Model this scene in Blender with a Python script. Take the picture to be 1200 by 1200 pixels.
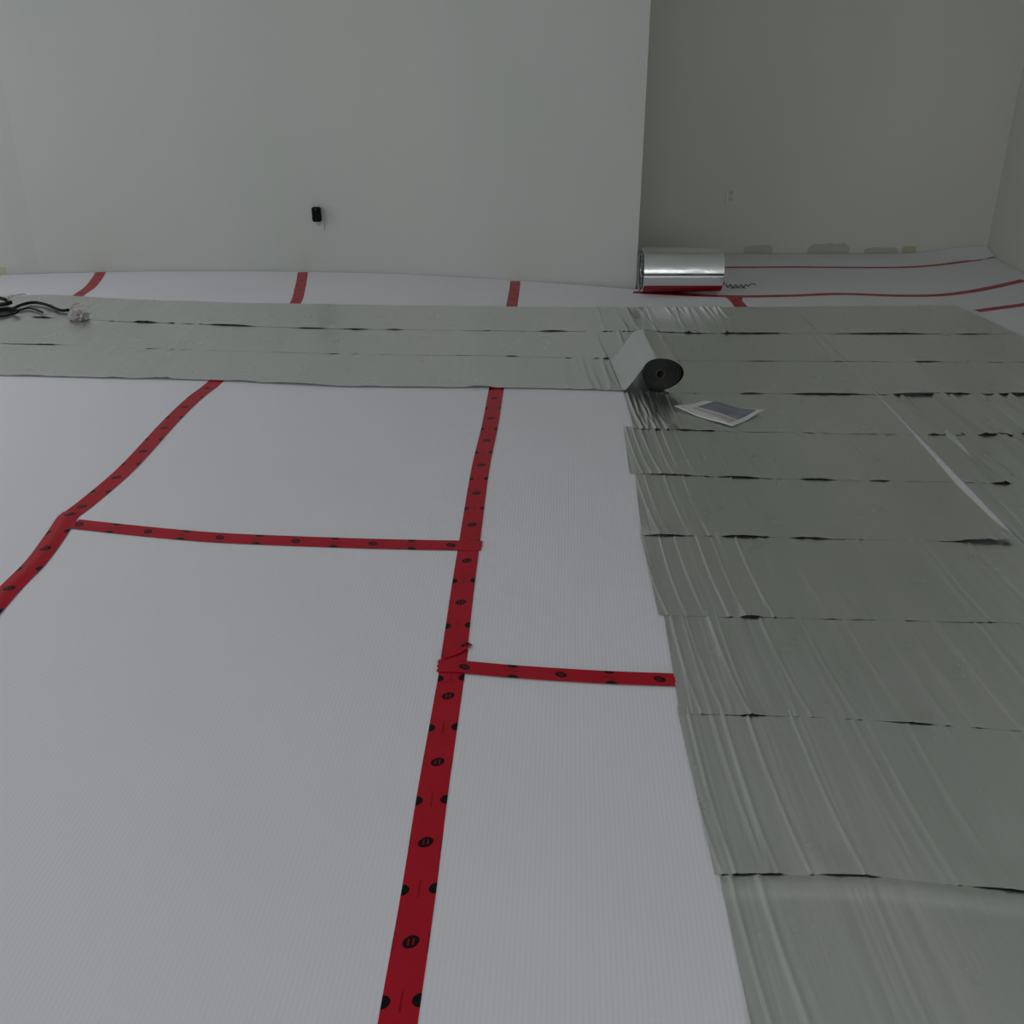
import bpy, bmesh, math, random
from mathutils import Vector, noise

for o in list(bpy.data.objects):
    bpy.data.objects.remove(o, do_unlink=True)
scene = bpy.context.scene
COL = scene.collection

# ------------------------------------------------------------------ camera
F_PX, Y_HOR, CAM_H = 1200.0, 20.0, 1.424
PITCH = math.atan((600 - Y_HOR) / F_PX)
cam_d = bpy.data.cameras.new('camera')
cam_d.sensor_width = 36.0
cam_d.lens = 36.0 * F_PX / 1200.0
cam_d.clip_start = 0.02
cam = bpy.data.objects.new('camera', cam_d)
COL.objects.link(cam)
cam.location = (0, 0, CAM_H)
cam.rotation_euler = (math.pi / 2 - PITCH, 0, 0)
scene.camera = cam

# ------------------------------------------------------------------ world, daylight, exposure
w = bpy.data.worlds.new('overcast_sky')
scene.world = w
w.use_nodes = True
bg = w.node_tree.nodes['Background']
bg.inputs['Color'].default_value = (0.95, 0.965, 1.0, 1)
bg.inputs['Strength'].default_value = 1.0

WIN_REAR = (-2.4, 2.6, 0.30, 2.25)        # x0, x1, z0, z1 in the wall behind the camera
WIN_SIDE = (0.8, 5.6, 0.45, 2.25)         # y0, y1, z0, z1 in the left wall
X_LEFT, X_RIGHT, Y_REAR, CEIL = -4.3, 3.17, -2.6, 2.55


def portal(name, loc, rot, sx, sy):
    d = bpy.data.lights.new(name, 'AREA')
    d.shape = 'RECTANGLE'
    d.size, d.size_y = sx, sy
    d.energy = 1
    d.cycles.is_portal = True
    o = bpy.data.objects.new(name, d)
    COL.objects.link(o)
    o.location, o.rotation_euler = loc, rot
    return o


portal('daylight_portal', ((WIN_REAR[0] + WIN_REAR[1]) / 2, Y_REAR - 0.1, (WIN_REAR[2] + WIN_REAR[3]) / 2),
       (math.pi / 2, 0, math.pi * 0), WIN_REAR[1] - WIN_REAR[0], WIN_REAR[3] - WIN_REAR[2]).rotation_euler = (-math.pi / 2, 0, math.pi)
portal('daylight_portal', (X_LEFT - 0.1, (WIN_SIDE[0] + WIN_SIDE[1]) / 2, (WIN_SIDE[2] + WIN_SIDE[3]) / 2),
       (math.pi / 2, 0, -math.pi / 2), WIN_SIDE[1] - WIN_SIDE[0], WIN_SIDE[3] - WIN_SIDE[2])

vs = scene.view_settings
vs.view_transform = 'Standard'
vs.look = 'None'
vs.gamma = 1.0
vs.use_curve_mapping = False
vs.exposure = 0.74


# ------------------------------------------------------------------ helpers
def P(px, py, z=0.0):
    """photo pixel -> point on the horizontal plane at height z"""
    a, b = (px - 600) / F_PX, (py - 600) / F_PX
    c, s = math.cos(PITCH), math.sin(PITCH)
    d = (a, c - b * s, -s - b * c)
    t = (z - CAM_H) / d[2]
    return Vector((d[0] * t, d[1] * t, z))


def PL(pts, z=0.0):
    return [P(x, y, z) for x, y in pts]


def tag(o, label=None, cat=None, group=None, kind=None):
    if label: o['label'] = label
    if cat: o['category'] = cat
    if group: o['group'] = group
    if kind: o['kind'] = kind
    return o


def obj(name, verts, faces, mat, parent=None, smooth=False, uvs=None):
    me = bpy.data.meshes.new(name)
    me.from_pydata([tuple(v) for v in verts], [], faces)
    me.update()
    if mat: me.materials.append(mat)
    if smooth:
        me.polygons.foreach_set('use_smooth', [True] * len(me.polygons))
    if uvs is not None:
        uvl = me.uv_layers.new(name='UVMap')
        for lp in me.loops:
            uvl.data[lp.index].uv = uvs[lp.vertex_index]
    o = bpy.data.objects.new(name, me)
    COL.objects.link(o)
    if parent: o.parent = parent
    return o


def fix_normals(o):
    bm = bmesh.new(); bm.from_mesh(o.data)
    bmesh.ops.recalc_face_normals(bm, faces=bm.faces)
    bm.to_mesh(o.data); bm.free()
    return o


def empty(name, loc=(0, 0, 0)):
    o = bpy.data.objects.new(name, None)
    o.empty_display_size = 0.1
    COL.objects.link(o)
    o.location = loc
    return o


def box(name, x0, x1, y0, y1, z0, z1, mat, parent=None, bev=0.0):
    bm = bmesh.new()
    vs_ = [bm.verts.new((x, y, z)) for z in (z0, z1) for y in (y0, y1) for x in (x0, x1)]
    for f in ((0, 2, 3, 1), (4, 5, 7, 6), (0, 1, 5, 4), (1, 3, 7, 5), (3, 2, 6, 7), (2, 0, 4, 6)):
        bm.faces.new([vs_[i] for i in f])
    if bev:
        bmesh.ops.bevel(bm, geom=bm.edges[:], offset=bev, segments=2, affect='EDGES')
    me = bpy.data.meshes.new(name)
    bm.to_mesh(me); bm.free()
    me.materials.append(mat)
    o = bpy.data.objects.new(name, me)
    COL.objects.link(o)
    if parent: o.parent = parent
    return o


def resample(pts, n):
    """n+1 points evenly spaced along a polyline, softened with Catmull-Rom"""
    pts = [Vector(p) for p in pts]
    if len(pts) > 2:
        fine = []
        for i in range(len(pts) - 1):
            p0, p1, p2, p3 = pts[max(i - 1, 0)], pts[i], pts[i + 1], pts[min(i + 2, len(pts) - 1)]
            for k in range(10):
                t = k / 10
                fine.append(0.5 * ((2 * p1) + (p2 - p0) * t + (2 * p0 - 5 * p1 + 4 * p2 - p3) * t * t
                                   + (3 * p1 - p0 - 3 * p2 + p3) * t ** 3))
        fine.append(pts[-1])
        pts = fine
    L = [0.0]
    for a, b in zip(pts, pts[1:]): L.append(L[-1] + (b - a).length)
    out, j = [], 0
    for i in range(n + 1):
        s = L[-1] * i / n
        while j < len(pts) - 2 and L[j + 1] < s: j += 1
        d = L[j + 1] - L[j]
        out.append(pts[j].lerp(pts[j + 1], 0 if d == 0 else (s - L[j]) / d))
    return out


def slab_from_grid(rows, thick):
    """rows of points (grid) -> closed slab of given thickness (below the grid)"""
    n, m = len(rows), len(rows[0])
    top = [p for r in rows for p in r]
    bot = [Vector((p[0], p[1], p[2] - thick)) for p in top]
    N = len(top)
    faces = []
    for i in range(n - 1):
        for j in range(m - 1):
            a, b, c, d = i * m + j, i * m + j + 1, (i + 1) * m + j + 1, (i + 1) * m + j
            faces.append((a, d, c, b))
            faces.append((a + N, b + N, c + N, d + N))
    for j in range(m - 1):
        a, b = j, j + 1
        faces.append((a, b, b + N, a + N))
        a, b = (n - 1) * m + j, (n - 1) * m + j + 1
        faces.append((b, a, a + N, b + N))
    for i in range(n - 1):
        a, b = i * m, (i + 1) * m
        faces.append((b, a, a + N, b + N))
        a, b = i * m + m - 1, (i + 1) * m + m - 1
        faces.append((a, b, b + N, a + N))
    return top + bot, faces


def sheet_from_grid(rows, thick):
    """like slab_from_grid but the cut rim has vertices of its own, so the top shades cleanly up to its edge"""
    v, f = slab_from_grid(rows, thick)
    n, m = len(rows), len(rows[0])
    k = 2 * (n - 1) * (m - 1)
    a, b, c = rows[0][0], rows[1][0], rows[0][1]
    up = (b - a).cross(c - a).z > 0           # a->d then d->c turns upward
    main = [q if up else q[::-1] for q in f[:k]]
    rim, extra, idx = [], [], {}
    for q in f[k:]:
        r = []
        for i in q:
            if i not in idx:
                idx[i] = len(v) + len(extra); extra.append(v[i].copy())
            r.append(idx[i])
        rim.append(tuple(r if not up else r[::-1]))
    return v + extra, main + rim, k, idx


def tube(name, pts, r, mat, parent=None, seg=8, n=None):
    pts = resample(pts, n or max(8, len(pts) * 5))
    verts, faces = [], []
    for i, p in enumerate(pts):
        t = (pts[min(i + 1, len(pts) - 1)] - pts[max(i - 1, 0)]).normalized()
        up = Vector((0, 0, 1)) if abs(t.z) < .95 else Vector((1, 0, 0))
        a = t.cross(up).normalized(); b = a.cross(t)
        for k in range(seg):
            an = 2 * math.pi * k / seg
            verts.append(p + (a * math.cos(an) + b * math.sin(an)) * r)
    for i in range(len(pts) - 1):
        for k in range(seg):
            faces.append((i * seg + k, i * seg + (k + 1) % seg, (i + 1) * seg + (k + 1) % seg, (i + 1) * seg + k))
    faces.append(tuple(range(seg))[::-1])
    faces.append(tuple((len(pts) - 1) * seg + k for k in range(seg)))
    return fix_normals(obj(name, verts, faces, mat, parent, smooth=True))


# ------------------------------------------------------------------ materials
def mat(name, color, rough=0.6, metal=0.0, spec=0.5):
    m = bpy.data.materials.new(name)
    m.use_nodes = True
    b = m.node_tree.nodes['Principled BSDF']
    b.inputs['Base Color'].default_value = (*color, 1)
    b.inputs['Roughness'].default_value = rough
    b.inputs['Metallic'].default_value = metal
    b.inputs['Specular IOR Level'].default_value = spec
    return m


class NT:
    def __init__(s, m):
        s.t = m.node_tree; s.n = s.t.nodes; s.b = s.n['Principled BSDF']
    def new(s, typ, **kw):
        x = s.n.new(typ)
        for k, v in kw.items(): setattr(x, k, v)
        return x
    def link(s, a, b): s.t.links.new(a, b)
    def m(s, op, a, b=None, c=None):
        x = s.n.new('ShaderNodeMath'); x.operation = op
        for i, v in enumerate((a, b, c)):
            if v is None: continue
            if isinstance(v, (int, float)): x.inputs[i].default_value = v
            else: s.t.links.new(v, x.inputs[i])
        return x.outputs[0]
    def mix(s, fac, a, b):
        x = s.n.new('ShaderNodeMix'); x.data_type = 'RGBA'
        for sock, v in ((x.inputs[0], fac), (x.inputs[6], a), (x.inputs[7], b)):
            if isinstance(v, (int, float)): sock.default_value = v
            elif isinstance(v, tuple): sock.default_value = (*v, 1)
            else: s.t.links.new(v, sock)
        return x.outputs[2]
    def noise(s, scale, detail=3, vec=None, rough=.5):
        x = s.n.new('ShaderNodeTexNoise')
        x.inputs['Scale'].default_value = scale; x.inputs['Detail'].default_value = detail
        x.inputs['Roughness'].default_value = rough
        if vec is not None: s.t.links.new(vec, x.inputs['Vector'])
        return x.outputs['Fac']
    def bump(s, h, strength, dist, prev=None):
        x = s.n.new('ShaderNodeBump')
        x.inputs['Strength'].default_value = strength; x.inputs['Distance'].default_value = dist
        s.t.links.new(h, x.inputs['Height'])
        if prev is not None: s.t.links.new(prev, x.inputs['Normal'])
        return x.outputs['Normal']
    def objco(s): return s.new('ShaderNodeTexCoord').outputs['Object']
    def ramp(s, f, lo, hi):
        x = s.n.new('ShaderNodeMapRange')
        x.inputs[1].default_value = lo; x.inputs[2].default_value = hi
        s.t.links.new(f, x.inputs[0]); return x.outputs[0]


def wall_mat(name, c1, c2):
    m = mat(name, c1, 0.85, spec=.25); n = NT(m); co = n.objco()
    mp = n.new('ShaderNodeMapping'); mp.inputs['Scale'].default_value = (1, 1, .35); n.link(co, mp.inputs[0])
    f = n.ramp(n.noise(1.1, 4, mp.outputs[0]), .32, .68)
    n.link(n.mix(f, c1, c2), n.b.inputs['Base Color'])
    n.link(n.bump(n.noise(60, 3, co), .15, .002), n.b.inputs['Normal'])
    return m


M_WALL = wall_mat('painted_drywall', (.54, .565, .53), (.585, .59, .565))
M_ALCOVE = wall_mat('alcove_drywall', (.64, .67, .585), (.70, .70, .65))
M_CEIL = mat('ceiling_paint', (.84, .85, .82), .9)
M_SUB = mat('plywood_subfloor', (.2, .17, .13), .85)
n = NT(M_SUB); n.link(n.mix(n.noise(6, 5, n.objco()), (.15, .12, .09), (.24, .20, .15)), n.b.inputs['Base Color'])

M_UNDER = mat('white_ribbed_underlay', (.78, .79, .81), .55, spec=.3)
n = NT(M_UNDER); co = n.objco()
mp = n.new('ShaderNodeMapping'); mp.inputs['Rotation'].default_value = (0, 0, math.radians(3.0)); n.link(co, mp.inputs[0])
wv = n.new('ShaderNodeTexWave'); wv.bands_direction = 'X'
wv.inputs['Scale'].default_value = 2 * math.pi / (20 * .0095); wv.inputs['Distortion'].default_value = .25
wv.inputs['Detail'].default_value = 1; wv.inputs['Detail Scale'].default_value = .6
n.link(mp.outputs[0], wv.inputs['Vector'])
big = n.noise(1.4, 3, co)
base = n.mix(n.ramp(big, .35, .7), (.83, .83, .875), (.86, .85, .90))
n.link(n.mix(n.m('MULTIPLY', wv.outputs['Fac'], .10), base, (.66, .66, .70)), n.b.inputs['Base Color'])
nb = n.bump(wv.outputs['Fac'], .16, .0016)
n.link(n.bump(big, .3, .02, nb), n.b.inputs['Normal'])


def foil_mat(name, c1, c2, rough, bk=1.0):
    m = mat(name, c1, rough, 1.0); n = NT(m); co = n.objco()
    mp = n.new('ShaderNodeMapping'); mp.inputs['Scale'].default_value = (1, .35, 1); n.link(co, mp.inputs[0])
    f = n.ramp(n.noise(3.2, 4, mp.outputs[0]), .3, .7)
    n.link(n.mix(f, c1, c2), n.b.inputs['Base Color'])
    n.link(n.m('ADD', n.m('MULTIPLY', n.noise(9, 3, co), .16), rough - .08), n.b.inputs['Roughness'])
    mp2 = n.new('ShaderNodeMapping'); mp2.inputs['Scale'].default_value = (1, .07, 1); n.link(co, mp2.inputs[0])
    b1 = n.bump(n.noise(26, 3, mp2.outputs[0]), .34 * bk, .006)
    n.link(n.bump(n.noise(95, 2, mp2.outputs[0]), .55 * bk, .001, b1), n.b.inputs['Normal'])
    return m


M_FOIL = foil_mat('aluminium_foil_sheet', (.745, .775, .745), (.80, .815, .80), .30)
M_FOILR = foil_mat('aluminium_foil_roll', (.78, .81, .80), (.86, .88, .88), .20, .35)
M_FOILEDGE = mat('wound_foil_edges', (.075, .08, .073), .8, .0, .1)
M_RIM = mat('foil_cut_edge', (.42, .44, .41), .7)
M_CORE = mat('cardboard_core', (.16, .15, .12), .9)
M_BLACK = mat('black_plastic', (.003, .003, .003), .5, spec=.12)
M_CABLE = mat('black_cable_rubber', (.006, .006, .007), .6, spec=.2)
M_PLATE = mat('white_outlet_plate', (.54, .56, .52), .5)
M_SLOT = mat('dark_outlet_slot', (.04, .04, .035), .7)
M_PAPER = mat('white_paper', (.74, .76, .72), .55)
M_STAIN = mat('bare_drywall_stain', (.50, .51, .45), .95)
M_STAIN2 = mat('yellowed_drywall_stain', (.50, .485, .35), .95)
M_MARK = mat('green_marker_ink', (.10, .13, .045), .8)
M_FRAME = mat('white_window_frame', (.75, .76, .75), .4)
M_BAG = mat('clear_crumpled_plastic', (.46, .42, .43), .25)
M_BAG.node_tree.nodes['Principled BSDF'].inputs['Alpha'].default_value = .75
M_COPPER = mat('bare_copper_ends', (.45, .30, .26), .4, .7)

# red sheathing tape: black round marks printed in rows, uv in metres (u across, v along)
M_TAPE = mat('red_seam_tape', (.46, .010, .022), .30, spec=.14)
n = NT(M_TAPE)
uv = n.new('ShaderNodeUVMap'); sp = n.new('ShaderNodeSeparateXYZ'); n.link(uv.outputs[0], sp.inputs[0])
U, V = sp.outputs[0], sp.outputs[1]
PER = .235


def cell(off):
    return n.m('SUBTRACT', n.m('MODULO', n.m('ADD', V, off), PER), PER / 2)


def ell(u, v, ru, rv):
    a, b = n.m('DIVIDE', u, ru), n.m('DIVIDE', v, rv)
    return n.m('LESS_THAN', n.m('ADD', n.m('MULTIPLY', a, a), n.m('MULTIPLY', b, b)), 1.0)


def rect(u, v, ru, rv):
    return n.m('MULTIPLY', n.m('LESS_THAN', n.m('ABSOLUTE', u), ru), n.m('LESS_THAN', n.m('ABSOLUTE', v), rv))


va, vb = cell(100 * PER), cell(100.5 * PER)
ash = n.m('SUBTRACT', va, n.m('MULTIPLY', U, .25))          # slightly slanted mark
o1 = ell(U, ash, .0138, .0138)
i1 = n.m('ADD', rect(n.m('ADD', U, .004), ash, .0016, .007), rect(n.m('SUBTRACT', U, .004), ash, .0016, .007))
o1 = n.m('SUBTRACT', o1, n.m('MULTIPLY', i1, .55))
ue = n.m('SUBTRACT', n.m('ABSOLUTE', U), .030)
bsh = n.m('SUBTRACT', vb, n.m('MULTIPLY', U, .12))
o2 = ell(ue, bsh, .0135, .0135)
txt = n.m('MULTIPLY', rect(U, vb, .0018, .021), n.m('GREATER_THAN', n.m('SINE', n.m('MULTIPLY', V, 1400)), -.3))
o3 = n.m('MULTIPLY', txt, .75)
edge = n.m('MULTIPLY', rect(ue, va, .0016, .022), .8)
fac = n.m('MINIMUM', n.m('ADD', n.m('ADD', o1, o2), n.m('ADD', o3, edge)), 1.0)
tone = n.mix(n.noise(7, 3, n.objco()), (.40, .007, .018), (.54, .012, .030))
n.link(n.mix(fac, tone, (.006, .003, .003)), n.b.inputs['Base Color'])
n.link(n.bump(n.noise(45, 3, n.objco()), .25, .003), n.b.inputs['Normal'])

# printed leaflet: pale border, dark blue grey picture, pinkish block
M_PRINT = mat('leaflet_picture', (.12, .14, .18), .5)
n = NT(M_PRINT); co = n.objco()
n.link(n.mix(n.ramp(n.noise(22, 3, co), .4, .6), (.19, .205, .22), (.25, .26, .32)), n.b.inputs['Base Color'])
M_PINK = mat('leaflet_text_block', (.52, .48, .46), .55)

# ------------------------------------------------------------------ room shell
BACKX = -4.45
base_px = [(0, 322), (60, 320), (200, 317.5), (350, 318), (480, 321), (600, 328), (745, 337)]
wl = PL(base_px)
wl = [Vector((X_LEFT, wl[0].y - .10, 0))] + wl
wall_line = resample(wl, 40)
Y_ALC = P(950, 297).y
CORNER = wl[-1]

def wall_y(x):
    for a, b in zip(wall_line, wall_line[1:]):
        if a.x <= x <= b.x: return a.y + (b.y - a.y) * (x - a.x) / (b.x - a.x)
    return CORNER.y


# ground slab
floor = box('floor', X_LEFT - .15, X_RIGHT + .15, Y_REAR - .15, Y_ALC + .15, -.12, -.006, M_SUB)
tag(floor, kind='structure')
ceil = box('ceiling', X_LEFT - .15, X_RIGHT + .15, Y_REAR - .15, Y_ALC + .15, CEIL, CEIL + .1, M_CEIL)
tag(ceil, kind='structure')
# far wall: gently bowed face, solid back to the alcove depth
verts, faces = [], []
foot = wall_line + [Vector((CORNER.x + .004, Y_ALC + .1, 0)), Vector((X_LEFT, Y_ALC + .1, 0))]
N = len(foot)
for z in (-.006, CEIL):
    verts += [(p.x, p.y, z) for p in foot]
faces = [(i, (i + 1) % N, (i + 1) % N + N, i + N) for i in range(N)] + [tuple(range(N))[::-1], tuple(range(N, 2 * N))]
wf = fix_normals(obj('wall_far', verts, faces, M_WALL)); tag(wf, kind='structure')
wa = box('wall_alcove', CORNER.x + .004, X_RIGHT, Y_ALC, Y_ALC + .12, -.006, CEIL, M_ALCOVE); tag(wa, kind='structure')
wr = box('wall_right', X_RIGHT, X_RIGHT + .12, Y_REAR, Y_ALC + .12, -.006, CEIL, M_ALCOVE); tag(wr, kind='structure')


def wall_hole(name, axis, pos, thick, a0, a1, hole, material):
    """wall with one window hole; axis 'x' spans x at y=pos, axis 'y' spans y at x=pos"""
    h0, h1, z0, z1 = hole
    bm = bmesh.new()
    for (u0, u1, w0, w1) in ((a0, h0, -.006, CEIL), (h1, a1, -.006, CEIL), (h0, h1, -.006, z0), (h0, h1, z1, CEIL)):
        q = []
        for z in (w0, w1):
            for d in (0, thick):
                for u in (u0, u1):
                    q.append(bm.verts.new((u, pos + d, z) if axis == 'x' else (pos + d, u, z)))
        for f in ((0, 2, 3, 1), (4, 5, 7, 6), (0, 1, 5, 4), (1, 3, 7, 5), (3, 2, 6, 7), (2, 0, 4, 6)):
            bm.faces.new([q[i] for i in f])
    bmesh.ops.recalc_face_normals(bm, faces=bm.faces)
    me = bpy.data.meshes.new(name); bm.to_mesh(me); bm.free(); me.materials.append(material)
    o = bpy.data.objects.new(name, me); COL.objects.link(o)
    return tag(o, kind='structure')


wall_hole('wall_rear', 'x', Y_REAR, -.12, X_LEFT, X_RIGHT, WIN_REAR, M_WALL)
wall_hole('wall_left', 'y', X_LEFT, -.12, Y_REAR, wl[0].y + .02, WIN_SIDE, M_WALL)


def window(name, axis, pos, hole):
    h0, h1, z0, z1 = hole
    e = empty(name, ((h0 + h1) / 2, pos, z0) if axis == 'x' else (pos, (h0 + h1) / 2, z0))
    tag(e, kind='structure')
    mid = (h0 + h1) / 2
    for (u0, u1, w0, w1, nm) in ((h0, h1, z0, z0 + .05, 'window_frame'), (h0, h1, z1 - .05, z1, 'window_frame'),
                                 (h0, h0 + .05, z0, z1, 'window_frame'), (h1 - .05, h1, z0, z1, 'window_frame'),
                                 (mid - .03, mid + .03, z0, z1, 'mullion')):
        if axis == 'x': o = box(nm, u0, u1, pos - .08, pos - .03, w0, w1, M_FRAME, e)
        else: o = box(nm, pos - .08, pos - .03, u0, u1, w0, w1, M_FRAME, e)
        o.matrix_parent_inverse = e.matrix_basis.inverted()
    return e


window('window_1', 'x', Y_REAR, WIN_REAR)
window('window_2', 'y', X_LEFT, WIN_SIDE)

# old baseboard scars on the alcove wall, child pieces of that wall
for (x0, x1, ytop, m_) in ((871, 905, 286.5, M_STAIN), (946, 995, 284.5, M_STAIN), (1012, 1053, 289.5, M_STAIN), (1056, 1073, 287.5, M_STAIN2)):
    a, b = P(x0, 297), P(x1, 297)
    k = Y_ALC / a.y
    hgt = (297 - ytop) * .0052
    v_, f_ = [], []
    for i in range(15):
        x = a.x * k + (b.x - a.x) * k * i / 14
        top = hgt * (1 + .25 * noise.noise(Vector((x * 30, x0, 0)))) * (min(1, .55 + i * .3, .55 + (14 - i) * .3))
        v_ += [(x, Y_ALC - .0012, 0), (x, Y_ALC - .0012, top)]
        if i: f_.append((2 * i - 2, 2 * i, 2 * i + 1, 2 * i - 1))
    obj('bare_patch', v_, f_, m_, wa)
xs = [-3.4 + .06 * i for i in range(6)]
v = [(x, wall_y(x) - .0015, z) for x in xs for z in (0, .045)]
obj('bare_patch', v, [(2 * i, 2 * i + 2, 2 * i + 3, 2 * i + 1) for i in range(5)], M_STAIN2, wf)

# ------------------------------------------------------------------ red tape seams as polylines in the photo
S_MAIN = [(466, 1200), (490, 1050), (507, 930), (523, 830), (531, 780), (541, 700), (551, 630), (563, 550), (574, 500), (581, 460), (590, 410), (602, 345), (604, 330)]
S_LEFT = [(-190, 930), (-60, 775), (5, 698), (40, 662), (60, 636), (80, 606), (104, 590), (150, 548), (200, 494), (228, 467), (252, 448), (300, 403), (345, 357), (352, 336), (355, 319)]
S_FAR = [(-330, 700), (-150, 550), (-20, 440), (60, 376), (90, 348), (105, 337), (114, 326), (118, 319)]
g_main, g_left, g_far = PL(S_MAIN), PL(S_LEFT), PL(S_FAR)


def extend_back(g, y):
    d = g[0] - g[1]; t = (y - g[0].y) / d.y
    return [g[0] + d * t] + g


YB = Y_REAR + .01
main_line = extend_back(g_main, YB)
left_line = extend_back(g_left, YB)
far_line = extend_back(g_far, YB)


def ycut(line, y0, y1):
    """part of a polyline (increasing y) between y0 and y1"""
    def at(y):
        for a, b in zip(line, line[1:]):
            if a.y <= y <= b.y: return [a.lerp(b, (y - a.y) / (b.y - a.y))]
        return []
    return at(y0) + [p for p in line if y0 < p.y < y1] + at(y1)


def by_y(line, n):
    line = sorted(line, key=lambda p: p.y)
    out = []
    for i in range(n + 1):
        y = line[0].y + (line[-1].y - line[0].y) * i / n
        for a, b in zip(line, line[1:]):
            if a.y <= y <= b.y + 1e-9:
                out.append(a.lerp(b, 0 if b.y == a.y else (y - a.y) / (b.y - a.y))); break
        else: out.append(line[-1].copy())
    return out


def panel(name, lineA, lineB, label, n=40, m=16, zf=None, wall=False):
    """underlay sheet ruled between two lines (A left, B right), top at z=0"""
    A, B = by_y(lineA, n), by_y(lineB, n)
    g = .0012
    rows = []
    for k, (a, b) in enumerate(zip(A, B)):
        d = (b - a); L = d.length
        u = d / L if L else d
        a2, b2 = a + u * g, b - u * g
        row = []
        for j in range(m + 1):
            p = a2.lerp(b2, j / m)
            z = zf(p) if zf else 0.0
            if k == n and wall: p.y = wall_y(p.x) - .010 - .006 * noise.noise(Vector((p.x * 4, 0, 0)))
            row.append(Vector((p.x, p.y, z)))
        rows.append(row)
    v, f = slab_from_grid(rows, .006)
    o = fix_normals(obj(name, v, f, M_UNDER, smooth=False))
    return tag(o, label, 'underlay', 'white underlay sheets on the floor')


def to_wall(line):
    l = list(line)
    l[-1] = Vector((l[-1].x, wall_y(l[-1].x) - .004, 0))
    return l


far_w, left_w, main_w = to_wall(far_line), to_wall(left_line), to_wall(main_line)
C1 = PL([(82, 612), (150, 621), (300, 633), (440, 638), (549, 641)])         # long cross tape
C2 = PL([(527, 781), (600, 787), (700, 794), (775, 799)])                    # short cross tape
yc1a, yc1b = C1[0].y, C1[-1].y
yc2 = C2[0].y
panel('underlay_sheet', [Vector((X_LEFT + .004, YB, 0)), Vector((X_LEFT + .004, wall_y(X_LEFT + .01) - .004, 0))], far_w,
      'white underlay sheet left of the furthest short red wall tape, under the black cable', wall=True)
panel('underlay_sheet', far_w, left_w, 'white underlay sheet left of the bent red tape with the glossy highlight', wall=True)
panel('underlay_sheet', ycut(left_w, -9, yc1a), ycut(main_w, -9, yc1b), 'large white ribbed underlay sheet below the long red cross tape', n=60)
panel('underlay_sheet', ycut(left_w, yc1a, 99), ycut(main_w, yc1b, 99), 'white underlay sheet above the long red cross tape, reaching the outlet wall', wall=True)
# column right of the main seam, edge hidden under the foil
e_top = P(868, 356)
d_main = (main_line[0] - main_w[-1])
right_col = [e_top + d_main * ((YB - e_top.y) / d_main.y), e_top]
yc2r = C2[-1].y - .012
panel('underlay_sheet', ycut(main_w, -9, yc2), ycut(right_col, -9, yc2r), 'white ribbed underlay sheet below the short red cross tape, beside the foil')
seamB = PL([(742, 342.5), (800, 345.5), (845, 347), (870, 347.5), (930, 346.5), (985, 344.5), (1050, 346.5), (1100, 346), (1135, 342), (1165, 336.5), (1200, 328.5)])
seamB += [Vector((X_RIGHT - .004, seamB[-1].y + .22, 0))]
topR = seamB[3]
panel('underlay_sheet', ycut(main_w, yc2, 99), ycut(right_col, yc2r, 99)[:-1] + [Vector((topR.x - .02, topR.y - .002, 0))],
      'white underlay sheet above the short red cross tape, running under the foil roll')
# small filler wedge between main panel top and the wall corner is part of the same sheet: alcove floor sheets
seamA = PL([(742, 313.5), (845, 313.5), (930, 313), (985, 313.5), (1050, 313.5), (1090, 311.5), (1120, 308), (1150, 304)])
seamA += [Vector((X_RIGHT - .004, seamA[-1].y + .05, 0))]
seamC = PL([(868, 372), (1000, 370), (1100, 367), (1163, 362), (1200, 357.5)])
seamC += [Vector((X_RIGHT - .004, seamC[-1].y + .10, 0))]
cc = Vector((X_RIGHT, Y_ALC, 0))


def curl(p):
    d = (p - cc).length
    d2 = max(Y_ALC - p.y, 0)
    t = max(0, 1 - max(0, X_RIGHT - p.x) / .62) if d2 < .3 else 0
    k = max(0, 1 - d2 / .24)
    return .055 * (t * t * (3 - 2 * t)) * k ** 1.6


X0 = CORNER.x + .012
back_line = [Vector((X0, Y_ALC - .022, 0)), Vector((X_RIGHT - .006, Y_ALC - .006, 0))]
seamA[0] = Vector((X0, seamA[0].y, 0)); seamB0 = Vector((X0, seamB[0].y + .02, 0))


def hpanel(front, back, label, n=60, m=10, zf=None):
    A, B = resample(front, n), resample(back, n)
    rows = []
    for a, b in zip(A, B):
        u = (b - a).normalized() * .0012
        rows.append([Vector((q.x, q.y, zf(q) if zf else 0)) for q in (( a + u).lerp(b - u, j / m) for j in range(m + 1))])
    v, f = slab_from_grid(rows, .006)
    return tag(fix_normals(obj('underlay_sheet', v, f, M_UNDER)), label, 'underlay', 'white underlay sheets on the floor')


hpanel(seamA, back_line, 'narrow white underlay sheet against the recessed wall, curling up in its corner', n=80, m=16, zf=curl)
mid_sheet = hpanel([seamB0] + seamB[1:], seamA, 'white underlay sheet in the recess between two red seams, under the lying foil roll')
hpanel(seamC, seamB[3:], 'white underlay sheet beyond the foil, between the recess seam and a short red tape')
hpanel([Vector((right_col[0].x, YB, 0)), Vector((X_RIGHT - .004, YB, 0))], [seamC[0] + Vector((-.0, 0, 0))] + seamC[1:],
       'white underlay sheet lying under the shingled foil strips', n=40, m=10)


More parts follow.
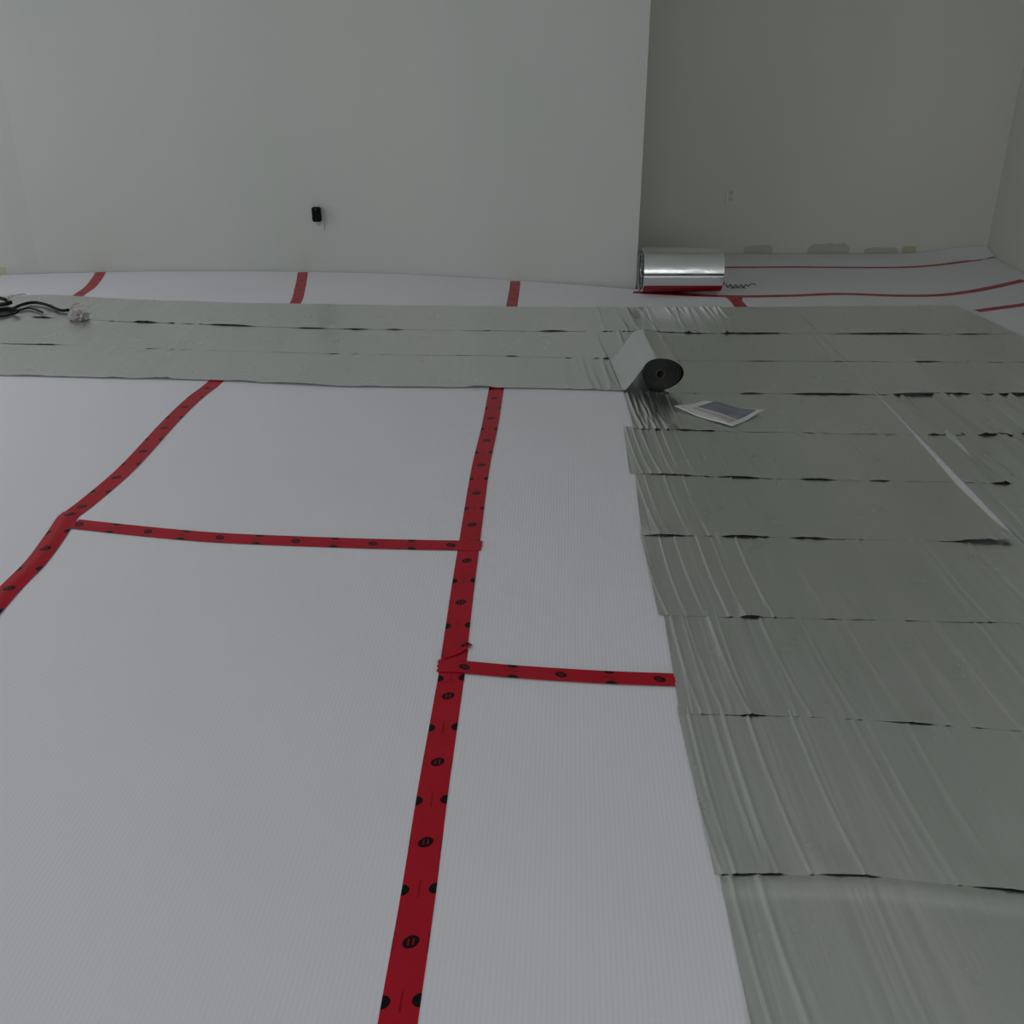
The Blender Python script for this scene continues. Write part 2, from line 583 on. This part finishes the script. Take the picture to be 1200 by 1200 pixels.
# ------------------------------------------------------------------ tape strips
def tape(pts, label, width=.060, z=.0006, wav=0.0, v0=0.0, mark=None, seed=0, zf=None, group='red seam tapes on the white floor'):
    rnd = random.Random(seed)
    L = sum((b - a).length for a, b in zip(pts, pts[1:]))
    nseg = max(10, int(L / .03))
    c = resample(pts, nseg)
    across = 8
    if mark is not None:      # slide the print so that a round mark sits at this point
        acc, best = 0.0, None
        for i, p in enumerate(c):
            if i: acc += (p - c[i - 1]).length
            if best is None or (p - mark).length < best[0]: best = ((p - mark).length, acc)
        v0 = PER / 2 - best[1] + 20 * PER
    rows, uvs, s = [], [], 0.0
    for i, p in enumerate(c):
        t = (c[min(i + 1, nseg)] - c[max(i - 1, 0)]); t.z = 0; t.normalize()
        nrm = Vector((t.y, -t.x, 0))
        if i: s += (p - c[i - 1]).length
        row = []
        for j in range(across + 1):
            u = (j / across - .5) * width
            jag = 0
            if i in (0, nseg): jag = rnd.uniform(-.0025, .0025)
            q = p + nrm * u + t * jag
            h = z + wav * (.5 + .5 * noise.noise(Vector((q.x * 14, q.y * 14, seed)))) * (1.0 - .3 * abs(u) / (width / 2))
            if zf: h += zf(s / L, u / width)
            row.append(Vector((q.x, q.y, h + p.z)))
            uvs.append((u / width * .060, s + v0))
        rows.append(row)
    v, f, kk, idx = sheet_from_grid(rows, .0004)
    uv2 = uvs + uvs + [None] * len(idx)
    for i, j in idx.items(): uv2[j] = uv2[i]
    o = obj('seam_tape', v, f, M_TAPE, smooth=True, uvs=uv2)
    return tag(o, label, 'tape', group)


def cutpx(line, ymin, ymax):
    return [q for q in line if ymin <= q[1] <= ymax]


tape(PL([(448, 1320)] + cutpx(S_MAIN, 779, 1300)[0:1] + cutpx(S_MAIN, 779, 1299)[1:] + [(534, 762)]),
     'wide red tape seam running from the short cross tape past the ribbed sheet', .063, seed=1, wav=.0006, mark=P(509, 895))
tape(PL([(528, 800)] + cutpx(S_MAIN, 459, 779) + [(586, 432)]),
     'straight red tape seam between the foil strip and the short cross tape', .063, z=.0014, seed=2, wav=.0006, mark=P(547, 660))
tape(PL([(595, 385), (602, 345), (604, 329.5)]), 'short red tape from the wall to the foil, nearest the recess corner', .060, seed=3, wav=.0005)
tape(PL(S_LEFT[:6] + [(86, 601)]), 'bent glossy red tape end running away from the long cross tape corner', .066, z=.0008, seed=4, wav=.004,
     zf=lambda s, u: .004 * (math.cos(u * 6.0) + 1) * .5)
tape(PL([(77, 608), (104, 588)] + S_LEFT[7:11] + [(280, 420)]), 'long diagonal red tape from the foil strip to the bent tape corner', .064, z=.0016, seed=5, wav=.001, v0=.03)
tape(PL([(318, 385), (345, 357), (352, 336), (355, 319)]), 'short curved red tape reaching the wall below the black adapter', .062, seed=6, wav=.0005)
tape(PL([(60, 376), (90, 348), (105, 337), (114, 326), (118, 319)]), 'short curved red tape between the wall and the black cable', .064, seed=7, wav=.0005)
tape(PL([(86, 614.5), (150, 621.5), (230, 629), (300, 633), (440, 638), (565, 640.5)]), 'long red cross tape joining the diagonal tape to the straight seam', .062, z=.0026, seed=8, wav=.0006, mark=P(262, 631))
tape(PL([(513, 781.5), (527, 781.5), (600, 788), (700, 794.5), (791, 798)]), 'short red cross tape ending at the foil edge', .052, z=.0036, seed=9, wav=.0006, mark=P(658, 791))
tape(PL([(520, 769), (535, 764), (549, 755)]), 'small torn red tape scrap stuck over the straight seam', .030, z=.0042, seed=19, wav=.003, v0=.05)
tape(seamA[1:-1], 'thin red tape seam in the recess, nearest its wall', .040, seed=10, wav=.0005, v0=.03, z=.0008)
tape([seamB[0]] + seamB[1:-1], 'long red tape seam passing in front of the lying foil roll', .050, seed=11, wav=.0005, z=.0008)
tape(PL([(856, 346.5), (862, 352), (872, 364)]), 'short red tape stub between the recess seam and the foil', .068, z=.0012, seed=12)
tape(PL([(1145, 364.5), (1163, 362), (1200, 357), (1230, 352)]), 'short red tape emerging from the foil toward the right wall', .050, seed=13)


# ------------------------------------------------------------------ foil strips
def smooth(e0, e1, x):
    t = max(0, min(1, (x - e0) / (e1 - e0)))
    return t * t * (3 - 2 * t)


def foil_strip(back, front, creases, label, seed, z0=.002, tilt=.004, lift=.009, zx=None, n_across=26, step=.0035,
               group='foil strips laid over the underlay', parent=None, name='foil_strip', lifts=None, wk=1.0, noise_amp=.0012):
    """strip ruled between back and front polylines (both left to right). creases: list (x, amp, width, slope, bow)"""
    L = (back[-1] - back[0]).length
    nx = max(20, int(L / step))
    A, B = resample(back, nx), resample(front, nx)
    ov = .025
    # little random steps along the long edges
    rows = []
    for i in range(nx + 1):
        a, b = A[i], B[i]
        d = (b - a).normalized()
        b = b + d * (ov * .0) + d * .004 * noise.noise(Vector((b.x * 6, seed, 1.7)))
        a = a - d * ov
        row = []
        for j in range(n_across + 1):
            t = j / n_across
            p = a.lerp(b, t)
            z = z0 + tilt * t
            z += noise_amp * noise.noise(Vector((p.x * 5, p.y * 2.0, 1.3)))
            for (cx, amp, wd, sl, bow) in creases:
                c = cx + sl * (t - .5) + bow * t ** 3
                q = (p.x - c) / wd
                if abs(q) < 3.2:
                    z += amp * math.exp(-q * q)
            lf = max(0, noise.noise(Vector((p.x * 3.1, seed * 3.3, 0))) * 1.5 - .05)
            if lifts is not None:
                lf = .05 * lf + sum(h * math.exp(-((p.x - c) / (wd * wk)) ** 4) for c, wd, h in lifts)
            z += lift * lf * smooth(.80, 1.0, t) ** 1.4
            if zx: z += zx(p, t)
            row.append(Vector((p.x, p.y, max(z, .0012))))
        rows.append(row)
    v, f, kk, _ = sheet_from_grid(rows, .0006)
    o = obj(name, v, f, M_FOIL, parent, smooth=True)
    nside = 2 * nx * n_across
    o.data.materials.append(M_RIM)
    for pg in o.data.polygons[nside:]: pg.use_smooth = False; pg.material_index = 1
    if parent is None: tag(o, label, 'foil', group)
    return o


rng = random.Random(5)


def px_x(px, py): return P(px, py).x


def rand_creases(x0, x1, count, amp, wd, seed, sl=.02):
    r = random.Random(seed)
    return [(r.uniform(x0, x1), r.uniform(.3, 1) * amp * r.choice((1, 1, -.5)), r.uniform(.7, 1.5) * wd, r.uniform(-sl, sl), r.uniform(-.01, .03)) for _ in range(count)]


XS = 1.53     # the joint between the two columns of strips
XE = 2.52     # outer end of the second column


def at_x(line, X):
    """point on a pixel line (two or more px points, ground) at world X, extrapolated"""
    g = PL(line)
    for a, b in zip(g, g[1:]):
        if a.x <= X <= b.x: return a.lerp(b, (X - a.x) / (b.x - a.x))
    a, b = g[-2], g[-1]
    if X < g[0].x: a, b = g[0], g[1]
    p = a + (b - a) * ((X - a.x) / (b.x - a.x))
    return p


SEAMS = {
    0: [(735, 362), (870, 361.5), (1000, 361), (1130, 360)],
    1: [(735, 388), (820, 391), (960, 391.5), (1190, 392)],
    2: [(735, 423), (930, 424), (1200, 425)],
    3: [(731, 461), (880, 462), (1000, 463), (1120, 465), (1200, 464)],
    4: [(731, 503), (880, 507), (1060, 510), (1200, 511)],
    5: [(736, 555), (830, 559), (912, 562), (1080, 565), (1200, 568)],
    6: [(752, 628), (888, 630), (992, 633), (1140, 636), (1200, 638)],
    7: [(770, 722), (912, 725), (1180, 731)],
    8: [(795, 838), (980, 843), (1193, 858)],
    9: [(834, 1026), (1009, 1027), (1174, 1044)],
    10: [(890, 1300), (1100, 1303), (1300, 1330)],
}
LEFT = {0: (735, 735), 1: (735, 735), 2: (735, 733), 3: (731, 743), 4: (731, 738), 5: (744, 752), 6: (751, 772), 7: (778, 797), 8: (795, 838), 9: (843, 900)}


def sub(seam, xl_px, X1):
    """polyline along a seam from pixel x xl_px to world X1"""
    s = SEAMS[seam]
    y = s[0][1]
    a = P(xl_px, y)
    b = at_x(s, X1)
    mids = [q for q in PL(s) if a.x + .05 < q.x < b.x - .05]
    return [a] + mids + [b]


def zz(row): return .0022 + .0006 * (10 - row) * .3


ROW_LABEL = {
    0: 'grey foil strip behind the unrolled foil, beside the short red tape stub',
    1: 'grey foil strip just behind the loose foil roll and second from the white recess floor',
    2: 'grey foil strip the loose half-unrolled foil roll rests on',
    3: 'grey foil strip lying under the printed paper leaflet',
    4: 'grey foil strip one row down from the leaflet strip',
    5: 'grey foil strip two rows down from the leaflet, torn corner at the gap',
    6: 'grey foil strip three rows down from the leaflet, closely creased at its end',
    7: 'grey foil strip whose end touches the short red cross tape',
    8: 'broad grey foil strip one row past the red cross tape end, with long pale creases',
    9: 'grey foil strip at the end of the stack, farthest from the leaflet',
}
LEFTCR = {   # creases near the left ends, px positions at mid-row
    0: [], 1: [], 2: [],
    3: [(742, .004, .004), (748, .003, .004), (755, .004, .005), (762, .003, .004), (770, .003, .004), (778, .0025, .004)],
    4: [(741, .003, .005), (750, .003, .005), (760, .0035, .005), (775, .003, .007), (800, .0015, .006), (838, .002, .006)],
    5: [(756, .003, .005), (766, .002, .005), (790, .003, .005), (812, .003, .005), (832, .002, .005), (852, .0015, .005), (872, .004, .006), (925, .0015, .008)],
    6: [(762, .003, .005), (785, .003, .005), (805, .0025, .005), (832, .0035, .005), (850, .002, .005), (880, .004, .006), (940, .0015, .008), (1020, .0015, .01), (1110, .0025, .012), (1170, .003, .012)],
    7: [(800, .003, .005), (822, .003, .005), (850, .0035, .006), (858, .002, .005), (915, .0025, .006), (965, .002, .006), (1020, .0018, .007), (1060, .0018, .008), (1090, .002, .01), (1130, .0025, .01), (1180, .0025, .01)],
    8: [(812, .003, .005), (830, .0025, .006), (862, .0015, .006), (875, .003, .006), (908, .003, .006), (965, .0032, .006), (1045, .0015, .008), (1060, .002, .008), (1110, .0015, .01), (1150, .0015, .01)],
    9: [(862, .004, .01), (890, .003, .007), (930, .003, .01)],
}
LIFTS = {
    0: [(.84, .12, .6), (1.2, .25, .8)], 1: [(1.15, .1, .3)], 2: [(1.0, .06, .8), (1.32, .22, 1.1)],
    3: [(.66, .07, .8), (.75, .05, .7)], 4: [(.55, .12, .5), (.78, .1, .9), (1.04, .08, .9), (1.25, .05, .5)],
    5: [(.47, .09, .8), (.7, .1, 1.0), (.9, .09, .9), (1.4, .09, 1.6)], 6: [(.63, .04, 1.1)],
    7: [(.55, .05, .5), (.9, .07, .5), (1.18, .05, .7)], 8: [(.45, .08, .7), (.62, .08, .6), (.9, .09, .7), (1.15, .1, .9)], 9: [],
}
for r in range(10):
    ymid = (SEAMS[r][0][1] + SEAMS[r + 1][0][1]) / 2
    cr = []
    for k, (px, amp, wd) in enumerate(LEFTCR[r]):
        rr = random.Random(r * 100 + k)
        cr.append((px_x(px, ymid), amp * .9, wd * .52, rr.uniform(-.008, .012), .018))
    xl = min(px_x(LEFT[r][0], SEAMS[r][0][1]), px_x(LEFT[r][1], SEAMS[r + 1][0][1]))
    cr += rand_creases(xl + .1, XS, 20 if r > 2 else 10, .0013, .009, 30 + r)
    if r > 2: cr += rand_creases(xl + .01, xl + .3, 9, .0016, .0032, 330 + r, .01)
    if r == 0:
        cr += rand_creases(px_x(738, 375), px_x(860, 375), 26, .0045, .009, 77, .05)
    if r in (1, 2):
        cr += rand_creases(px_x(733, 420), px_x(800, 420), 6, .003, .006, 78)
    if r == 3:
        cr += rand_creases(px_x(733, 480), px_x(790, 480), 16, .004, .004, 79)
    gap = (.003, .003, .004, .006, .012, .030)[r] if r < 6 else .004
    gapf = (.003, .004, .006, .012, .030, .014)[r] if r < 6 else .004
    back = sub(r, LEFT[r][0], XS - gap)
    front = sub(r + 1, LEFT[r][1], XS - gapf)
    zx = None
    if r == 5:   # crumpled corner by the pale gap
        zx = lambda p, t: .018 * smooth(XS - .14, XS - .03, p.x) * smooth(.6, 1, t) * (.6 + .8 * noise.noise(Vector((p.x * 40, p.y * 25, 3))))
    if r == 9:   # a long roll of raised foil along the hidden fold
        zx = lambda p, t: .006 * math.exp(-((t - .11) / .03) ** 2)
    foil_strip(back, front, cr, ROW_LABEL[r], 11 + r, z0=.0022, tilt=.0013, lift=.0055, wk=.62, lifts=LIFTS[r], zx=zx)

SIDE_LABEL = {
    0: 'outer foil strip beyond the pale gap, bordering the white recess floor',
    1: 'outer foil strip beyond the pale gap, second from the white recess floor',
    2: 'outer foil strip beyond the pale gap, with a long dark lifted edge',
    3: 'streaky outer foil strip beyond the pale gap, level with the leaflet',
    4: 'streaky outer foil strip beyond the pale gap, one row down from the leaflet row',
    5: 'streaky outer foil strip beyond the pale gap, two rows down from the leaflet row',
    6: 'outer foil strip beside the torn foil corner at the end of the pale gap',
}
for r in range(7):
    cr = rand_creases(XS, XE, 14, .001, .014, 130 + r)
    if r >= 3:
        cr += rand_creases(XS + .03, XE, 34, .0085, .0115, 160 + r, .03)
    if r == 2:
        cr += rand_creases(XS + .03, XE, 8, .0015, .010, 170 + r, .03)
    b0, b1 = at_x(SEAMS[r], XS + .004), at_x(SEAMS[r], XE - (.08 if r == 0 else 0))
    f0, f1 = at_x(SEAMS[r + 1], XS + .004), at_x(SEAMS[r + 1], XE)
    lf = {0: [(1.85, .3, .7), (2.3, .1, .4)], 1: [(1.9, .08, .6)], 2: [(1.75, .25, 1.4), (2.2, .3, 1.2)], 3: [(1.9, .1, .5)], 4: [], 5: [(1.62, .08, 1.2)], 6: []}[r]
    foil_strip([b0, b1], [f0, f1], cr, SIDE_LABEL[r], 51 + r, z0=.0022, tilt=.0013, lift=.0065, wk=.7, lifts=lf)

# strips crossing the room from the left
TOP = [(-160, 346), (0, 349), (60, 348), (150, 353), (270, 357), (350, 358.5), (480, 360.5), (600, 362), (742, 363)]
S_AB = [(-160, 366), (0, 372), (85, 375), (160, 379), (230, 381), (300, 384), (400, 387), (610, 389.5), (742, 390)]
S_BC = [(-160, 398), (0, 404), (100, 406.5), (200, 411), (400, 416), (595, 419), (740, 423)]
S_CF = [(-160, 435), (0, 441), (120, 444), (250, 447), (400, 454), (560, 455.5), (650, 457), (733, 459.5)]


def wide_lifts(px, y): return [(px_x((a + b) / 2, y), abs(px_x(b, y) - px_x(a, y)) * .55, h) for a, b, h in px]


crA = rand_creases(-3.4, -1.5, 30, .003, .012, 201, .05) + rand_creases(-1.5, .3, 14, .0012, .012, 202) + rand_creases(px_x(700, 375), px_x(742, 375), 8, .004, .006, 203)
foil_strip(PL(TOP), PL(S_AB), crA, 'long silver foil strip crossing the floor, closest to the outlet wall', 61, z0=.0064, tilt=.0012, lift=.0065,
           lifts=wide_lifts([(20, 40, .7), (150, 175, .9), (245, 290, .9), (350, 380, .6), (405, 430, .6), (455, 470, .6), (635, 660, .8)], 386), step=.007,
           group='long foil strips crossing the floor')
crB = rand_creases(-3.2, -1.5, 24, .0025, .012, 211, .05) + rand_creases(-1.5, .3, 14, .0012, .012, 212) + rand_creases(px_x(690, 405), px_x(742, 405), 12, .004, .005, 213)
foil_strip(PL(S_AB), PL(S_BC), crB, 'long silver foil strip crossing the floor between two other foil strips', 62, z0=.0064, tilt=.0010, lift=.005,
           lifts=wide_lifts([(0, 60, .4), (595, 605, .7)], 410), step=.007, group='long foil strips crossing the floor')

# ------------------------------------------------------------------ half unrolled foil roll
roll_root = empty('foil_roll', P(772, 459.5))
tag(roll_root, 'half unrolled silver foil roll with dark wound end and long trailing strip', 'foil roll')
crC = rand_creases(-3.0, -1.4, 24, .0025, .012, 221, .05) + rand_creases(-1.4, .2, 12, .0012, .012, 222) + rand_creases(px_x(660, 440), px_x(735, 440), 22, .0035, .005, 223)
o = foil_strip(PL(S_BC), PL(S_CF), crC, None, 63, z0=.0064, tilt=.0012, lift=.0065,
               lifts=wide_lifts([(10, 40, .6), (120, 140, .7), (165, 200, .7), (270, 300, .6), (320, 380, .8), (425, 445, .5), (550, 575, 1.1)], 450), step=.007,
               parent=roll_root, name='unrolled_sheet')
o.matrix_parent_inverse = roll_root.matrix_basis.inverted()
# profile of the wound roll, in x (relative to the hole) and z
yf, yb = P(735, 459.5).y, P(735, 423).y
X_AX = px_x(773, 459.5)
x_tail = px_x(733, 459.5)
zc, zbase = .078, .012
prof, TURNS = [], 11
for k in range(TURNS * 40 + 1):
    a = k / 40 * 2 * math.pi
    t = k / (TURNS * 40)
    r_ = .017 + t * (.070 - .017)
    ang = a + math.pi / 2 + math.radians(48)   # ends past the top, heading down to the left
    wob = 1 + .02 * math.sin(3.1 * a + 1) * t
    sx = 1 + (.38 if math.cos(ang) > 0 else .18) * t * abs(math.cos(ang))
    cs_ = math.cos(ang)
    x = r_ * math.copysign(abs(cs_) ** (1 - .22 * t), cs_) * sx * wob
    z = zc + r_ * math.sin(ang) * (1.02 if math.sin(ang) > 0 else .95) * wob
    prof.append((x, z))
# winding runs clockwise from the core; leave over the top toward the left and down to the floor
TAILV = prof[-1]
prof = [(x, z) for x, z in prof]
tail = []
xt = x_tail - X_AX
for s in (.2, .4, .6, .8, .9, 1.0, 1.2):
    e = min(s, 1) + .04 * math.sin(math.pi * min(s, 1))
    tail.append((TAILV[0] + (xt - TAILV[0]) * s, TAILV[1] + (zbase - .002 - TAILV[1]) * min(e, 1)))


def extrude_profile(name, pts, y0, y1, thick, material, ny=14, amp=.0):
    rows = []
    m = len(pts)
    for i, (x, z) in enumerate(pts):
        row = []
        for j in range(ny + 1):
            y = y0 + (y1 - y0) * j / ny
            w_ = amp * noise.noise(Vector((x * 30, y * 10, z * 30)))
            sl = .03 * (j / ny)           # slight skew of the axis
            row.append(Vector((X_AX + x + w_ - sl * .5, y, z + w_ * .5)))
        rows.append(row)
    verts, faces = [q for r_ in rows for q in r_], []
    for i in range(m - 1):
        for j in range(ny):
            a = i * (ny + 1) + j
            faces.append((a, a + 1, a + ny + 2, a + ny + 1))
    o = obj(name, verts, faces, material, roll_root, smooth=True)
    md = o.modifiers.new('thickness', 'SOLIDIFY'); md.thickness = thick; md.offset = 0
    o.data.materials.append(M_FOILEDGE); md.material_offset_rim = 1
    es = o.modifiers.new('crisp_edges', 'EDGE_SPLIT'); es.split_angle = math.radians(50)
    o.matrix_parent_inverse = roll_root.matrix_basis.inverted()
    return o


wound = extrude_profile('wound_layers', prof[:-40], yf + .004, yb, .0022, M_FOILEDGE, ny=3)
extrude_profile('outer_wrap', prof[-42:] + tail, yf - .004, yb + .002, .0018, M_FOILR, ny=16, amp=.0012)
# dark felt-like fill of compressed layers, slightly recessed, and the hollow core
core = []
for k in range(25):
    a = 2 * math.pi * k / 24
    core.append((.0185 * math.cos(a), zc + .0185 * math.sin(a)))
extrude_profile('core', core, yf + .001, yb, .0025, M_CORE, ny=2)

# ------------------------------------------------------------------ lying roll by the wall corner
RC, YC = .1254, 5.85
xl_, xr_ = px_x(752, 343) * (YC / P(752, 343).y), .0
rl = empty('foil_roll', (.965, YC, 0))
tag(rl, 'shiny packed foil roll lying on its side by the wall corner with red tape', 'foil roll')
HX0, HX1 = .738 - .965, 1.185 - .965


def ring_cyl(name, r0, r1, x0, x1, a0, a1, material, seg=64, parent=rl, nx=1, wob=0.0):
    """shell piece of a cylinder about the x axis (angles from front -y, going up)"""
    verts, faces = [], []
    for i in range(seg + 1):
        a = a0 + (a1 - a0) * i / seg
        for j in range(nx + 1):
            x = x0 + (x1 - x0) * j / nx
            w_ = wob * noise.noise(Vector((x * 9, a * 2.5, 4)))
            for r in (r0, r1):
                rr = r + w_
                verts.append((x, -rr * math.cos(a), RC + .001 + rr * math.sin(a)))
    st = (nx + 1) * 2
    for i in range(seg):
        for j in range(nx):
            b = i * st + j * 2
            faces.append((b + 1, b + 3, b + st + 3, b + st + 1))
            faces.append((b, b + st, b + st + 2, b + 2))
        b = i * st; faces.append((b, b + 1, b + st + 1, b + st))
        b = i * st + nx * 2; faces.append((b, b + st, b + st + 1, b + 1))
    for i in (0, seg):
        for j in range(nx):
            b = i * st + j * 2; faces.append((b, b + 2, b + 3, b + 1))
    o = obj(name, verts, faces, material, parent, smooth=False)
    bm = bmesh.new(); bm.from_mesh(o.data)
    bmesh.ops.remove_doubles(bm, verts=bm.verts, dist=1e-5)
    bmesh.ops.recalc_face_normals(bm, faces=bm.faces)
    for f in bm.faces: f.smooth = True
    for e in bm.edges:
        if len(e.link_faces) == 2 and e.calc_face_angle() > .9: e.smooth = False
    bm.to_mesh(o.data); bm.free()
    return o


PI = math.pi
ring_cyl('foil_body', .028, RC - .003, HX0, HX1, 0, 2 * PI, M_FOILR, nx=20, wob=.0)
ring_cyl('loose_end_flap', RC - .0028, RC - .0008, HX0 + .012, HX1, math.radians(5), math.radians(140), M_FOILR, seg=40, nx=24, wob=.0012)
tp = ring_cyl('closing_tape', RC - .0018, RC - .0008, HX0 + .004, HX1, math.radians(-58), math.radians(-33), mat('red_closing_tape', (.26, .004, .010), .4), seg=8, nx=4)
tp['label'] = 'red closing tape along the roll'
for a in range(9):
    ra = .04 + a * .0085
    o = ring_cyl('wound_edge', ra, ra + .003, HX0 - .0015, HX0, 0, 2 * PI, M_FOILEDGE if a % 3 else M_FOILR, seg=32)

# ------------------------------------------------------------------ wall outlets
PLATES = {True: M_PLATE, False: mat('pale_outlet_plate', (.66, .69, .61), .5)}


def outlet(loc, rz, label, adapter):
    M_PLATE = PLATES[adapter]
    e = empty('wall_outlet', loc); e.rotation_euler = (0, 0, rz)
    tag(e, label, 'outlet', None)
    box('cover_plate', -.036, .036, -.006, 0, 0, .115, M_PLATE, e, .002)
    for zc_ in ((.037,) if adapter else (.037, .078)):
        rc = box('receptacle', -.017, .017, -.009, -.005, zc_ - .014, zc_ + .014, M_PLATE, e, .002)
        for sx in (-.006, .006):
            box('slot', sx - .0014, sx + .0014, -.0096, -.0088, zc_ - .003, zc_ + .008, M_SLOT, rc)
        box('slot', -.003, .003, -.0096, -.0088, zc_ - .010, zc_ - .005, M_SLOT, rc)
    if adapter:
        a = empty('plug_adapter', loc); a.rotation_euler = (0, 0, rz)
        tag(a, 'black plug-in adapter on the outlet in the long pale wall', 'adapter')
        b = box('adapter_body', -.026, .026, -.048, -.0095, .055, .140, M_BLACK, a, .006)
        box('indicator', -.003, .003, -.0488, -.0475, .127, .132, mat('grey_indicator', (.2, .2, .2), .4), b)
        for sx in (-.006, .006):
            box('prong', sx - .001, sx + .001, -.0096, -.006, .075, .086, mat('steel_prong', (.5, .5, .5), .3, 1), a)
    return e


def on_wall(px, py, yv):
    """point on the vertical plane y=yv seen at the pixel"""
    q = P(px, py) if py > Y_HOR + 5 else None
    k = yv / q.y
    c = Vector((0, 0, CAM_H))
    return c + (q - c) * k


bx = on_wall(374, 269.5, wall_y(-1.15))
bx = on_wall(374, 269.5, wall_y(bx.x) - .001)
slope = math.atan2(wall_y(bx.x + .1) - wall_y(bx.x - .1), .2)
outlet(bx, slope, 'white outlet plate behind the black adapter on the long pale wall', True)
bx = on_wall(856, 240, Y_ALC - .0005)
outlet(bx, 0, 'small white duplex outlet on the recessed wall above the lying roll', False)

# ------------------------------------------------------------------ paper leaflet
cs = [(790, 478), (827, 468), (896, 482), (857.5, 499)]
g = PL(cs, .012)


def paper_grid(q, n, dz, curlh):
    rows = []
    for i in range(n + 1):
        row = []
        for j in range(n + 1):
            s, t = i / n, j / n
            p = q[0].lerp(q[3], s).lerp(q[1].lerp(q[2], s), t)
            row.append(Vector((p.x, p.y, .0095 + dz + curlh(p))))
        rows.append(row)
    return rows


ctr = sum(g, Vector()) / 4
ch = lambda p: .010 * smooth(.08, .2, abs((p - ctr).dot((g[2] - g[0]).normalized()))) + .002 * math.sin(p.x * 40)
le = empty('paper_leaflet', (ctr.x, ctr.y, .009))
tag(le, 'white printed paper leaflet lying on the grey foil beside the roll', 'leaflet')
v, f = slab_from_grid(paper_grid(g, 12, 0, ch), .0006)
o = fix_normals(obj('sheet', v, f, M_PAPER, le, smooth=True)); o.matrix_parent_inverse = le.matrix_basis.inverted()
q = PL([(817, 475.5), (838, 470.5), (886, 482.2), (864, 491)], .012)
v, f = slab_from_grid(paper_grid(q, 8, .0010, ch), .0004)
o = fix_normals(obj('picture', v, f, M_PRINT, le, smooth=True)); o.matrix_parent_inverse = le.matrix_basis.inverted()
q = PL([(812, 477.5), (815, 476.2), (862, 492), (855, 495.0)], .012)
v, f = slab_from_grid(paper_grid(q, 8, .0010, ch), .0004)
o = fix_normals(obj('text_block', v, f, M_PINK, le, smooth=True)); o.matrix_parent_inverse = le.matrix_basis.inverted()

# ------------------------------------------------------------------ cables on the left
def pz(l): return [P(x, y, z) for x, y, z in l]


def cable(path, r, label, name='cable', fray=True, seed=1):
    pts = pz(path)
    e = empty(name, (pts[-1].x, pts[-1].y, .008)); tag(e, label, 'cable', None)
    o = tube('jacket', pts, r, M_CABLE, e, n=50); o.matrix_parent_inverse = e.matrix_basis.inverted()
    if fray:
        rr = random.Random(seed)
        for k in range(3):
            d = Vector((rr.uniform(.04, .10), rr.uniform(-.05, .06), rr.uniform(.0, .03)))
            s = pts[-1]
            w_ = tube('bare_wire', [s, s + d * .5 + Vector((0, 0, .012)), s + d], .0022, M_COPPER if k else M_PLATE, e, seg=6)
            w_.matrix_parent_inverse = e.matrix_basis.inverted()
    return e


cable([(-70, 372, .016), (-20, 366, .018), (10, 363, .018), (26, 357, .02), (40, 354.5, .02), (54, 357, .02), (66, 362, .02), (74, 364, .018), (81, 363, .022)], .0085,
      'long black cable arching over the foil toward the crumpled plastic', seed=2)
cable([(-70, 352, .016), (-20, 348, .02), (0, 349.5, .03), (8, 352, .03)], .010, 'short black cable end with frayed wires nearest the wall', seed=5)
cable([(-70, 362, .018), (-20, 360, .024), (0, 357, .032), (8, 356, .036), (13, 354, .040)], .011, 'thick black cable end lying over the other cables', seed=6, fray=False)
cable([(-60, 376, .016), (-10, 366, .016), (20, 364, .016), (34, 361, .016), (50, 366, .016)], .005, 'thin black cable lying flat beneath the arching cable', seed=8, fray=False)
cable([(-60, 380, .014), (-20, 374, .014), (2, 371, .014), (14, 368, .016), (22, 365, .03), (12, 361, .034), (-4, 362, .03), (-40, 366, .02)], .0055,
      'thin black cable looped back under the thick cable end', seed=9, fray=False)
# crumpled plastic wrapper at the end of the long cable
bm = bmesh.new()
bmesh.ops.create_icosphere(bm, subdivisions=4, radius=1)
ctr = P(92, 372, .02)
for v_ in bm.verts:
    c = v_.co.copy()
    k = 1 + .55 * noise.noise(c * 2.7) + .28 * noise.noise(c * 6.3)
    v_.co = Vector((c.x * .048 * k, c.y * .038 * k, max(c.z * .028 * k, -.013)))
me = bpy.data.meshes.new('plastic_wrapper'); bm.to_mesh(me); bm.free(); me.materials.append(M_BAG)
wr_ = bpy.data.objects.new('plastic_wrapper', me); COL.objects.link(wr_); wr_.location = (ctr.x, ctr.y, .024)
tag(wr_, 'crumpled pale plastic wrapper at the end of the black cable', 'wrapper')

# ------------------------------------------------------------------ marker scribble on the recess underlay sheet
def ink(pts):
    o = tube('marker_writing', PL(pts, .0012), .0035, M_MARK, mid_sheet, seg=5, n=60)
    return o


ink([(851, 333), (853, 337), (856, 333.5), (859, 337.5), (862, 333.8), (865, 337.3), (868, 333.6), (871, 336.8), (874, 333.4), (877, 335.5), (881, 332.5), (886, 334)])
ink([(849, 330), (847, 334), (845.5, 331)])
ink([(856, 338), (864, 337.2), (874, 337.6)])
